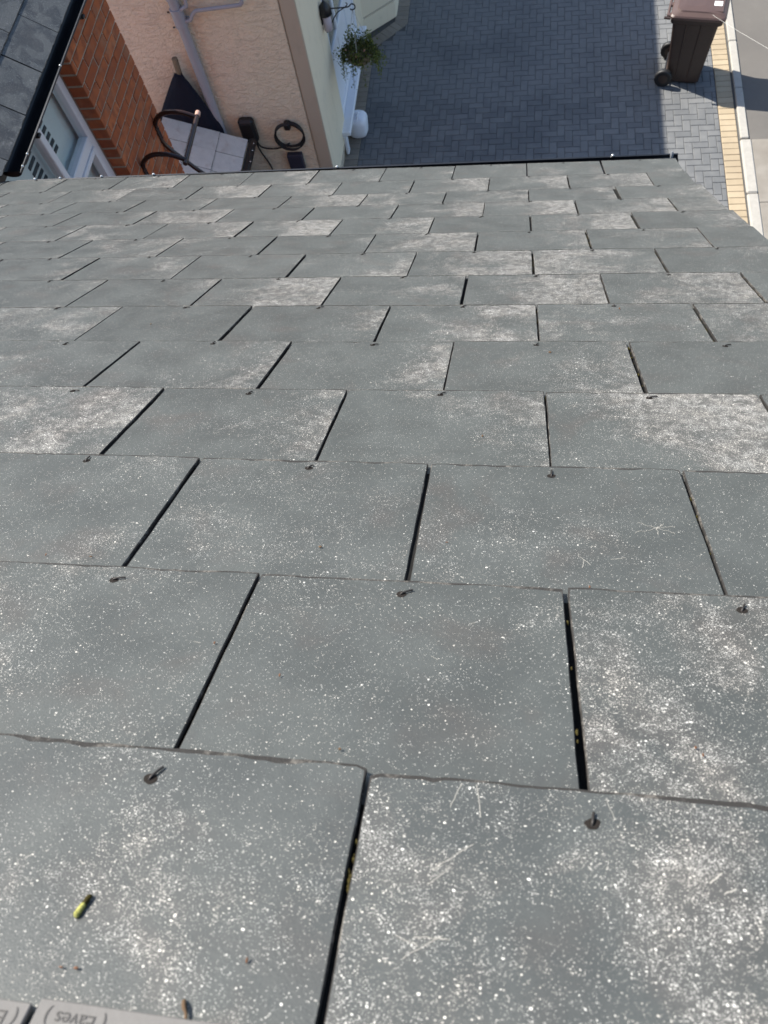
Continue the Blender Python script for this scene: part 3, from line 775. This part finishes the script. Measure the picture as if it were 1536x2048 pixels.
# splayed bay
def splay(o, y_end=19.8): return [(XR - .03, 10.87 - o), (-1.60 + o * .7, 11.27 - o * .7), (-1.60 + o, 11.29), (-1.60 + o, y_end), (XR - .03, y_end)]
bay = B().prism(splay(.04), .0, .235).build('bay_plinth', 'render_cream', rh)
B().prism(splay(.018), .235, .262).build('bay_groove', 'render_plinth', rh)
B().prism(splay(.03), .262, 2.5).build('bay_wall', 'render_cream', rh)
B().prism(splay(.12), 2.5, 2.6).build('bay_roof', 'lead', rh)
rr = B()
rr.add([(-9.3, 7.35, 4.66), (-1.78, 7.35, 4.66), (-1.78, 20.2, 4.66), (-9.3, 20.2, 4.66), (-5.5, 7.35, 7.2), (-5.5, 20.2, 7.2)], [(3, 2, 1, 0), (1, 2, 5, 4), (0, 4, 5, 3), (0, 1, 4), (2, 3, 5)]).build('roof', 'tile_red', rh)
# soil pipe and waste branches
PX, PY = -3.245, YW - .075
pp = B().tube([(PX, PY, .1), (PX, PY, 4.64)], .054, 18).build('soil_pipe', 'pipe', rh)
for z, r_, h_ in ((2.585, .066, .16), (2.80, .064, .05), (2.50, .068, .018), (2.67, .068, .018)):
    B().tube([(PX, PY, z - h_ / 2), (PX, PY, z + h_ / 2)], r_, 18).build('pipe_collar', 'pipe', pp)
B().box((PX - .085, PY + .02, 2.52), (PX + .085, YW - .001, 2.545), .003).build('pipe_clip', 'pipe', pp)
br = smooth_path([(PX + .04, PY - .01, 2.545), (PX + .11, PY - .01, 2.55), (PX + .155, PY - .005, 2.60), (PX + .20, PY, 2.632), (PX + .28, PY + .005, 2.638), (-2.60, PY + .01, 2.655), (-2.55, PY + .012, 2.665), (-2.53, PY + .015, 2.71), (-2.53, PY + .015, 2.98)], 5)
B().tube(br, .0185, 12).build('waste_pipe', 'pipe', pp)
B().tube(smooth_path([(PX + .03, PY - .02, 2.66), (PX + .10, PY - .02, 2.69), (PX + .135, PY - .01, 2.75), (PX + .13, PY, 3.2)], 5), .018, 12).build('waste_pipe', 'pipe', pp)
for s_ in (-.0, .16): B().tube([(PX - .07, PY - .03, 2.50 + s_), (PX - .09, PY - .03, 2.50 + s_)], .008, 8).build('pipe_bolt', 'black', pp)

# ------------------------------------------------------------------ things by the rendered wall
# slated garden store
store = empty('garden_store', (-3.36, 6.5, 0), 'low garden store with grey slate roof and black gutter', 'store')
sp = math.radians(21.7)
B().box((-3.80, 5.5, 0), (-2.98, 7.28, 1.08)).build('body', 'wood', store)
soff = Matrix.Translation((3.36, -6.5, 0))
fm = Matrix(((0, math.cos(sp), math.sin(sp), -2.885), (-1, 0, 0, 0), (0, -math.sin(sp), math.cos(sp), 1.195), (0, 0, 0, 1)))
sm = [slate_mesh(.30, 301 + s, L=.46, vis=.34) for s in range(4)]
for m_ in sm: m_.materials[0] = M['slate_pale']
for k in range(3):
    for c in range(6):
        yc = 7.35 - .152 - c * W + (0 if k % 2 == 0 else W / 2 - .03)
        if k % 2 and c == 0: yc = 7.35 - .152
        if k % 2 and c > 0: yc = 7.35 - .152 - (c - .5) * W - .15
        mw = fm @ Matrix.Translation((-yc, -.328 * k, .016)) @ Matrix.Rotation(math.atan2(.009, .328), 4, 'X') @ Matrix.Rotation(U(-.004, .004), 4, 'Z')
        if k % 2 and c == 0: mw = mw @ Matrix.Translation((0, 0, -.0025))
        o = link('slate', rnd.choice(sm), (), store, soff @ mw); o.color = (U(.0, .12), .5, U(.4, .65), 1)
B().tube([(-2.835, 5.5, 1.17), (-2.835, 7.36, 1.17)], .048, 14).build('gutter', 'gutter', store)
sg = [c for c in store.children if c.name.startswith('gutter')][0]
glint_beads([(-2.80, 7.28, 1.21), (-2.795, 7.17, 1.21), (-2.79, 6.99, 1.21)], sg, .008)

# brown tubular rack fixed to the brick wing near its end
KR = .687
def rk(p): return camp + (Vector(p) - camp) * KR
ch = empty('wall_rack', tuple(rk((-3.535, 6.3, 1.9))), 'brown tubular metal rack with two hooped arms on the brick wall', 'rack')
def hoop(y):
    pts = [(-3.03, y, 2.13), (-3.18, y, 2.20), (-3.36, y, 2.205), (-3.485, y, 2.13), (-3.535, y, 2.01), (-3.53, y, 1.86), (-3.47, y, 1.74), (-3.36, y, 1.59), (-3.27, y, 1.47), (-3.16, y, 1.36), (-3.0, y, 1.30)]
    return smooth_path([rk(p) for p in pts], 6)
for y_ in (6.6, 6.0):
    ar = B().tube(hoop(y_), .0165, 12).build('arm', 'brown_tube', ch)
    w_ = rk((-3.535, y_, 1.96)); B().box((XF - .001, w_.y - .022, w_.z - .06), (XF + .012, w_.y + .022, w_.z + .06), .004).build('wall_plate', 'brown_tube', ar)
cb = B().tube([rk((-3.03, 5.95, 2.125)), rk((-3.03, 6.62, 2.135))], .0165, 12).build('crossbar', 'brown_tube', ch)
B().tube([rk((-3.03, 6.615, 2.135)), rk((-3.03, 6.67, 2.137)), rk((-3.03, 6.685, 2.137))], [.019, .019, .011], 12).build('end_cap', 'tube_end', cb)
B().tube([rk((-3.0, 5.95, 1.30)), rk((-3.0, 6.64, 1.30))], .0165, 12).build('crossbar', 'brown_tube', ch)

# navy cloth draped round a post in the corner
cl = empty('draped_post', (-3.62, 7.44, 0), 'dark navy cloth draped from a short wooden post beside the soil pipe', 'cover')
B().tube([(-3.60, 7.47, 0), (-3.49, 7.49, 1.7), (-3.46, 7.5, 2.16)], .033, 10).build('post', 'wood', cl)
cb2 = B(); nr, ns_ = 26, 36; vs = []
for i in range(nr + 1):
    t = i / nr; z = 1.99 - 1.9 * t
    rx = .045 + .36 * min(1, t / .38) ** .9 * (1 if t < .38 else 1 - .12 * (t - .38)); ry = .035 + .055 * min(1, t / .3)
    cx = -3.475 - .16 * min(1, t / .38)
    for k in range(ns_):
        th = 2 * math.pi * k / ns_; fold = 1 + .07 * math.sin(th * 7 + 1.5 * t) * min(1, t * 3) + .04 * math.sin(th * 12)
        vs.append((cx + math.cos(th) * rx * fold, 7.46 + math.sin(th) * ry * fold, z + .015 * math.sin(3 * th)))
cb2.add(vs, [(i * ns_ + k, i * ns_ + (k + 1) % ns_, (i + 1) * ns_ + (k + 1) % ns_, (i + 1) * ns_ + k) for i in range(nr) for k in range(ns_)], 0, True)
cb2.add(vs[:ns_], [tuple(range(ns_))])
cb2.build('cloth', 'navy', cl)

# black wall box, cable and coil
wb = empty('wall_charger', (-2.92, YW, 1.02), 'black wall box with rounded corners beside the soil pipe', 'box')
bx = B(); bx.box((-3.01, YW - .11, 1.02), (-2.82, YW - .002, 1.34), .03); bx.build('casing', 'black', wb)
B().box((-2.985, YW - .118, 1.06), (-2.845, YW - .109, 1.30), .004).build('cover', 'iron', wb)
cabp = smooth_path([(-2.86, YW - .05, 1.02), (-2.83, YW - .05, .93), (-2.72, YW - .04, .885), (-2.58, YW - .04, .90), (-2.46, YW - .04, .955)], 6)
B().tube(cabp, .010, 8).build('lead', 'black', wb)
B().tube(smooth_path([(-2.88, YW - .05, 1.02), (-2.85, YW - .05, .85), (-2.79, YW - .05, .66), (-2.76, YW - .05, .4), (-2.75, YW - .05, 0.012)], 5), .010, 8).build('lead', 'black', wb)
co = empty('cable_coil', (-2.425, YW, .95), 'coiled black cable hung on a wall hook', 'cable')
pts = []
for i in range(4 * 40 + 1):
    th = 2 * math.pi * i / 40; r_ = .166 + .010 * math.sin(th * 1.7 + .5) + .006 * (i // 40)
    pts.append((-2.425 + math.sin(th) * r_ * (1 + .03 * math.sin(th * .5)), YW - .045 - .010 * (i / 40) + .004 * math.sin(th * 2.3), 1.085 + math.cos(th) * r_ * (.98 + .02 * math.sin(th * .33)) - .004 * (i // 40)))
B().tube(pts, .0105, 8).build('coil', 'black', co)
B().box((-2.465, YW - .10, 1.17), (-2.385, YW - .002, 1.265), .018).build('hook', 'black', co)
nb = empty('meter_box', (-2.43, YW, .56), 'small navy box low on the pink render under the coil', 'box')
B().box((-2.535, YW - .075, .56), (-2.345, YW - .003, .80), .008).build('casing', 'navy_box', nb)
B().box((-2.52, YW - .082, .58), (-2.36, YW - .074, .78), .004).build('cover', 'navy_box', nb)

# lantern, bracket and hanging basket on the cream side wall
la = empty('wall_lantern', (XR, 8.5, 1.7), 'wall lantern with black top and pale pinkish shade', 'lantern')
lx = XR + .062
B().tube([(lx, 8.5, 1.70), (lx, 8.5, 1.705), (lx, 8.5, 1.87), (lx, 8.5, 1.88)], [.03, .048, .05, .04], 16).build('shade', 'lantern_glass', la)
B().tube([(lx, 8.5, 1.875), (lx, 8.5, 1.885), (lx, 8.5, 1.98), (lx, 8.5, 2.03)], [.05, .075, .06, .015], 16).build('cap', 'iron', la)
B().tube(smooth_path([(XR + .002, 8.5, 1.86), (XR + .035, 8.5, 1.95), (lx, 8.5, 2.04)], 5), .012, 8).box((XR - .001, 8.46, 1.78), (XR + .014, 8.54, 1.92), .004).build('bracket', 'iron', la)
HY = 8.63; HX = -1.67
bk = empty('basket_bracket', (XR, HY, 1.6), 'black iron hanging bracket with curled tip above the basket', 'bracket')
B().box((XR - .001, HY - .012, 1.58), (XR + .010, HY + .012, 1.90), .003).build('wall_plate', 'iron', bk)
B().tube(smooth_path([(XR + .008, HY, 1.865), (-1.85, HY, 1.86), (-1.70, HY, 1.865), (HX + .015, HY, 1.895), (HX + .05, HY, 1.885), (HX + .055, HY, 1.85), (HX + .02, HY, 1.828), (HX - .005, HY, 1.842)], 6), .0075, 8).build('arm', 'iron', bk)
B().tube(smooth_path([(XR + .008, HY, 1.62), (-1.93, HY, 1.68), (-1.84, HY, 1.80), (-1.74, HY, 1.86), (-1.70, HY, 1.895), (-1.715, HY, 1.915)], 6), .006, 8).build('brace', 'iron', bk)
hb_ = empty('hanging_basket', (HX + .02, HY, 1.10), 'hanging basket of straggly green and bronze trailing plants', 'hanging basket')
bz = 1.33; bb = B(); vs = []; n1, n2 = 10, 24
for i in range(n1 + 1):
    a = math.pi / 2 * i / n1
    for k in range(n2): th = 2 * math.pi * k / n2; vs.append((HX + .02 + math.cos(th) * .165 * math.cos(a), HY + math.sin(th) * .165 * math.cos(a), bz - math.sin(a) * .17))
bb.add(vs, [(i * n2 + k, i * n2 + (k + 1) % n2, (i + 1) * n2 + (k + 1) % n2, (i + 1) * n2 + k) for i in range(n1) for k in range(n2)], 0, True)
bb.add(vs[:n2], [tuple(range(n2))]); bb.build('bowl', 'wood', hb_)
for k in range(3):
    th = 2 * math.pi * k / 3 + .5
    B().tube([(HX + .02 + math.cos(th) * .16, HY + math.sin(th) * .16, bz), (HX + .02, HY, 1.83)], .0028, 5).build('chain', 'wire', hb_)
def leaves(name, mat, n, fn, size, seed):
    r = random.Random(seed); b = B()
    for _ in range(n):
        p = Vector(fn(r)); s_ = size * r.uniform(.55, 1.3)
        d = Vector((r.gauss(0, 1), r.gauss(0, 1), r.gauss(0, .8))).normalized(); u_ = d.orthogonal().normalized(); u_.rotate(Matrix.Rotation(r.uniform(0, 6.28), 3, d)); w_ = d.cross(u_)
        b.add([p, p + u_ * s_ * .5 + w_ * s_ * .32 + d * s_ * .08, p + u_ * s_ + d * s_ * .02, p + u_ * s_ * .5 - w_ * s_ * .32 + d * s_ * .08], [(0, 1, 2), (0, 2, 3)])
    return b.build(name, mat, hb_, kind='stuff')
def dome(r):
    th = r.uniform(0, 6.28); q = r.random() ** .5; h = r.random()
    return (HX + .02 + math.cos(th) * .22 * q, HY + math.sin(th) * .2 * q, bz + .17 * (1 - q * q) * h + r.uniform(-.06, .03))
leaves('foliage', 'leaf_dark', 900, dome, .034, 1)
clumps = [(HX - .18, HY - .02, bz - .04, .09), (HX + .19, HY - .05, bz - .02, .10), (HX + .24, HY + .03, bz - .10, .08), (HX + .02, HY - .17, bz + .02, .10), (HX - .05, HY + .1, bz + .12, .09), (HX + .12, HY + .05, bz + .12, .09)]
def cl_(r):
    c = r.choice(clumps); return (r.gauss(c[0], c[3] * .55), r.gauss(c[1], c[3] * .55), r.gauss(c[2], c[3] * .55))
leaves('foliage', 'leaf', 1100, cl_, .030, 2)
trails = []
rt = random.Random(5)
for k in range(15):
    th = rt.choice([rt.uniform(2.6, 4.4), rt.uniform(-.6, .8), rt.uniform(0, 6.28)]); L = rt.uniform(.12, .42)
    x0, y0 = HX + .02 + math.cos(th) * .17, HY + math.sin(th) * .17
    trails.append([Vector((x0 + math.cos(th) * .07 * t + rt.uniform(-.012, .012), y0 + math.sin(th) * .07 * t + rt.uniform(-.012, .012), bz + .03 - L * t ** 1.4)) for t in [i / 9 for i in range(10)]])
tb = B()
for tr in trails: tb.tube(tr, .002, 4, caps=False)
tb.build('stems', 'leaf_dark', hb_, kind='stuff')
def tl_(r):
    tr = r.choice(trails); p = r.choice(tr); return (p.x + r.gauss(0, .014), p.y + r.gauss(0, .014), p.z + r.gauss(0, .012))
leaves('foliage', 'leaf', 620, tl_, .026, 3)
leaves('flowers', 'petal', 22, lambda r: (HX + r.uniform(-.1, .12), HY + r.uniform(-.2, 0), bz + r.uniform(-.12, .12)), .03, 4)

# white lumpy tub on the edging
wt = empty('plastic_tub', (-1.87, 8.83, 0), 'white rounded plastic tub at the foot of the cream wall', 'tub')
vs = []; n1, n2 = 16, 28
prof = [(.02, .0), (.115, .003), (.135, .03), (.142, .09), (.146, .16), (.147, .20), (.140, .235), (.122, .262), (.10, .275), (.05, .283), (.0, .284)]
for (r_, z) in prof:
    for k in range(n2):
        th = 2 * math.pi * k / n2; sq = 1 / max(abs(math.cos(th)), abs(math.sin(th))) ** .45
        dn = 1 + .05 * mnoise.noise(Vector((math.cos(th) * 1.6, math.sin(th) * 1.6, z * 9)))
        vs.append((-1.87 + math.cos(th) * r_ * sq * dn * .92, 8.83 + math.sin(th) * r_ * sq * dn, .006 + z + .006 * mnoise.noise(Vector((math.cos(th) * 2, math.sin(th) * 2, 4)))))
tb = B().add(vs, [(i * n2 + k, i * n2 + (k + 1) % n2, (i + 1) * n2 + (k + 1) % n2, (i + 1) * n2 + k) for i in range(len(prof) - 1) for k in range(n2)], 0, True)
tb.add(vs[:n2], [tuple(range(n2))]); tb.build('body', 'white_dull', wt)
B().tube([(-1.90, 8.87, .28), (-1.90, 8.87, .302), (-1.90, 8.87, .306)], [.028, .028, .02], 14).build('cap', 'white_dull', wt)
B().tube(smooth_path([(-1.86, 8.75, .27), (-1.85, 8.77, .315), (-1.84, 8.84, .325), (-1.84, 8.90, .27)], 5), .012, 8).build('handle', 'white_dull', wt)

# ------------------------------------------------------------------ wheelie bin
BNX, BNY = 2.465, 9.70
bn = empty('wheelie_bin', (BNX, BNY, 0), 'dark brown wheelie bin with sun-sheen tinted lid standing in the sun', 'bin')
def rrect(x0, x1, hy, z, r_, n=4):
    out = []
    for (cx, cy, a0) in ((x1 - r_, hy - r_, 0), (x0 + r_, hy - r_, 90), (x0 + r_, -hy + r_, 180), (x1 - r_, -hy + r_, 270)):
        for k in range(n + 1): a = math.radians(a0 + 90 * k / n); out.append((BNX + cx + r_ * math.cos(a), BNY + cy + r_ * math.sin(a), z))
    return out
def loft(secs, name, mat, parent, cap0=True, cap1=True, smooth=False):
    b = B(); n = len(secs[0]); vs = [p for s_ in secs for p in s_]
    b.add(vs, [(i * n + k, i * n + (k + 1) % n, (i + 1) * n + (k + 1) % n, (i + 1) * n + k) for i in range(len(secs) - 1) for k in range(n)], 0, smooth)
    if cap0: b.add(secs[0], [tuple(reversed(range(n)))])
    if cap1: b.add(secs[-1], [tuple(range(n))])
    return b.build(name, mat, parent)
body = loft([rrect(-.185, .215, .20, .025, .03), rrect(-.195, .23, .21, .045, .035), rrect(-.20, .235, .216, .16, .035), rrect(-.235, .262, .240, .55, .035), rrect(-.265, .285, .258, .86, .035)], 'body', 'bin', bn)
loft([rrect(-.285, .315, .275, .845, .04), rrect(-.292, .325, .283, .855, .04), rrect(-.292, .325, .283, .90, .04), rrect(-.285, .318, .277, .906, .04)], 'rim', 'bin', bn)
for x_ in (-.09, .09):     # raised ribs on the near side
    p0 = Vector((BNX + x_ * .8, BNY - .208, .10)); p1 = Vector((BNX + x_, BNY - .258, .84))
    B().tube([p0, p1], .012, 6).build('rib', 'bin', body)
lid = loft([rrect(-.30, .345, .292, .902, .05), rrect(-.305, .352, .297, .915, .05), rrect(-.305, .352, .297, .935, .05), rrect(-.295, .34, .285, .950, .06), rrect(-.24, .30, .235, .972, .07), rrect(-.235, .17, .225, .985, .07), rrect(-.16, .08, .14, .992, .06)], 'lid', 'bin_lid', bn)
B().box((BNX + .12, BNY - .20, .968), (BNX + .30, BNY + .20, .982), .012).build('lid_panel', 'bin_lid', lid)
for yo, dx in ((-.10, 0), (.03, .02)):
    B().box((BNX + .15 + dx, BNY + yo, .983), (BNX + .27, BNY + yo + .085, .9845)).build('sticker', 'sticker' if yo > 0 else 'sticker', lid)
B().box((BNX + .17, BNY + .075, .985), (BNX + .25, BNY + .105, .9862)).build('sticker', 'sticker_tan', lid)
hd = B().tube([(BNX - .335, BNY - .22, .90), (BNX - .335, BNY + .22, .90)], .016, 10)
for yo in (-.2, 0, .2): hd.box((BNX - .335, BNY + yo - .03, .885), (BNX - .28, BNY + yo + .03, .915), .006)
hd.build('handle', 'bin_lid', bn)
B().tube([(BNX - .375, BNY - .26, .905), (BNX - .30, BNY - .27, .905)], .016, 8).build('hinge', 'bin', bn)
ax = B().tube([(BNX - .225, BNY - .25, .115), (BNX - .225, BNY + .25, .115)], .011, 8).build('axle', 'iron', bn)
for yo in (-.272, .272):
    yc = BNY + yo; wv = B().tube([(BNX - .225, yc - .03, .115), (BNX - .225, yc - .024, .115), (BNX - .225, yc + .024, .115), (BNX - .225, yc + .03, .115)], [.098, .112, .112, .098], 24).build('wheel', 'tyre', bn)
    B().tube([(BNX - .225, yc - .034, .115), (BNX - .225, yc + .034, .115)], [.06, .06], 16).build('hub', 'bin', wv)
B().box((BNX - .215, BNY - .17, .07), (BNX - .10, BNY + .17, .15), .02).build('axle_housing', 'bin', bn)

bn.rotation_euler = (0, 0, -.2)
# ------------------------------------------------------------------ overhead wire
def unproj(px, py, s_):
    return camp + cam.matrix_world.to_3x3() @ Vector(((px - 768) / 1500, -(py - 1024) / 1500, -1)) * s_
w0, w1 = unproj(1425, 30, 8.3), unproj(1536, 97, 6.9)
dw = (w1 - w0)
wp = [w0 + dw * t - Vector((0, 0, .02)) * (t * (1 - t)) for t in (0, .5, 1, 2, 4, 7)]
wire = B().tube([BV for BV in wp], .0013, 6).build('wire', 'wire'); tag(wire, 'thin pale wire slanting from the bin lid over the tarmac', 'wire')

# ------------------------------------------------------------------ moss and twigs on the slates
def blob(b, c, r_, rr, mi=0):
    bm = bmesh.new(); bmesh.ops.create_icosphere(bm, subdivisions=2, radius=1)
    vs = []
    for v in bm.verts:
        q = v.co.copy(); q *= 1 + .45 * mnoise.noise(q * 2.2 + Vector((rr.random() * 0 + c[0] * 90, c[1] * 90, 0))); vs.append(Vector(c) + Vector((q.x * r_[0], q.y * r_[1], q.z * r_[2])))
    bm.verts.index_update(); fs = [[v.index for v in f.verts] for f in bm.faces]; bm.free(); b.add(vs, fs, mi, True)
rm = random.Random(3); mb = B()
spots = []
for (uu, k, t0, t1, n) in ((.5, 0, -.09, -.05, 9), (1, 3, -.23, -.16, 7), (1, 3, -.03, -.015, 3), (1.5, 4, -.2, -.02, 10), (1, 5, -.2, -.02, 8), (2, 5, -.22, -.02, 14), (1.5, 6, -.22, -.03, 13), (2.5, 6, -.2, -.02, 16),
                           (1, 7, -.2, -.03, 12), (2, 7, -.2, -.02, 14), (1.5, 8, -.2, -.02, 12), (2.5, 8, -.2, -.02, 12), (2, 9, -.2, -.02, 9), (2.5, 10, -.2, -.02, 9), (2.5, 12, -.2, -.02, 8), (.5, 4, -.18, -.03, 6), (-.5, 6, -.2, -.03, 5), (1, 1, -.22, -.01, 4), (1.5, 2, -.23, -.02, 6)):
    for _ in range(n):
        t = rm.uniform(t0, t1); s_ = SAG[k] + (SAG[k] - SAG.get(k - 1, SAG[k]) + .0066) * t / .25 - .0042
        spots.append((uu * W + UO[k] + rm.uniform(-.0012, .0012), VK[k] + t, s_, rm.uniform(.0007, .0017)))
for (u_, v_, w_, r_) in spots:
    p = roofpt(u_, v_, w_); blob(mb, p, (r_, r_ * 1.8, r_ * .9), rm)
ms = mb.build('joint_moss', 'moss'); tag(ms, 'brown green moss growing in the slate joints', 'moss', kind='stuff')
mc = B(); c0 = roofpt(-.002, -.1225, .0105)
for i in range(7):
    t = i / 6 - .5; p = roofpt(-.003 + t * .0022, -.1215 + t * .0115, .0135); blob(mc, p, (.0019, .0020, .0019), rm, 1 if i < 4 else 0)
mo = mc.build('moss_tuft', ['moss', 'moss_pale']); tag(mo, 'small pale green moss tuft lying on the nearest left slate', 'moss')
tw = B(); c0 = roofpt(.083, -.171, .016)
tw.tube(smooth_path([roofpt(.0795, -.165, .0115), roofpt(.081, -.1685, .0135), roofpt(.0835, -.172, .013), roofpt(.085, -.178, .0125)], 4), [.0013] * 6 + [.0009] * 7, 7)
tg = tw.build('twig', 'twig'); tag(tg, 'tiny brown twig at the bottom edge of the slates', 'twig')

# specks of brown leaf litter on the slates
rd = random.Random(12); db = B()
for (px, py) in [(90, 1104), (180, 1108), (894, 1082), (1390, 1500), (1405, 1515), (560, 1355), (680, 1503), (130, 1950), (160, 1952), (498, 1938), (1100, 700), (1240, 610), (640, 1090), (300, 640), (965, 870), (1180, 1168), (430, 1290)]:
    d = cam.matrix_world.to_3x3() @ Vector(((px - 768) / 1500, -(py - 1024) / 1500, -1)); n_ = RB.to_3x3() @ Vector((0, 0, 1)); o_ = RB @ Vector((0, 0, .004))
    k_ = (o_ - camp).dot(n_) / d.dot(n_); q = RB.inverted() @ (camp + d * k_)
    kk = min([k for k in range(0, 14) if VK[k] >= q.y] or [13]); v0, v1 = VK.get(kk - 1, -.4), VK[kk]
    t_ = (q.y - v0) / (v1 - v0); s1_ = min(SAG.get(kk - 1, SAG[kk]) - .0066, SAG[kk]); w_ = s1_ + (SAG[kk] - s1_) * t_ + .0028
    p = roofpt(q.x, q.y, w_); a_ = rd.uniform(0, 3.1); L_ = rd.uniform(.0007, .0013) * (1 + .35 * max(0, kk - 1))
    blob(db, p, (L_ * abs(math.cos(a_)) + .0005, L_ * abs(math.sin(a_)) + .0005, .0005), rd, rd.randrange(2))
M['litter'] = simple('orange_litter', (.13, .06, .03), .9, .4, 300)
dl = db.build('leaf_litter', ['twig', 'litter']); tag(dl, 'scattered tiny brown specks of leaf litter on the slates', 'litter', kind='stuff')
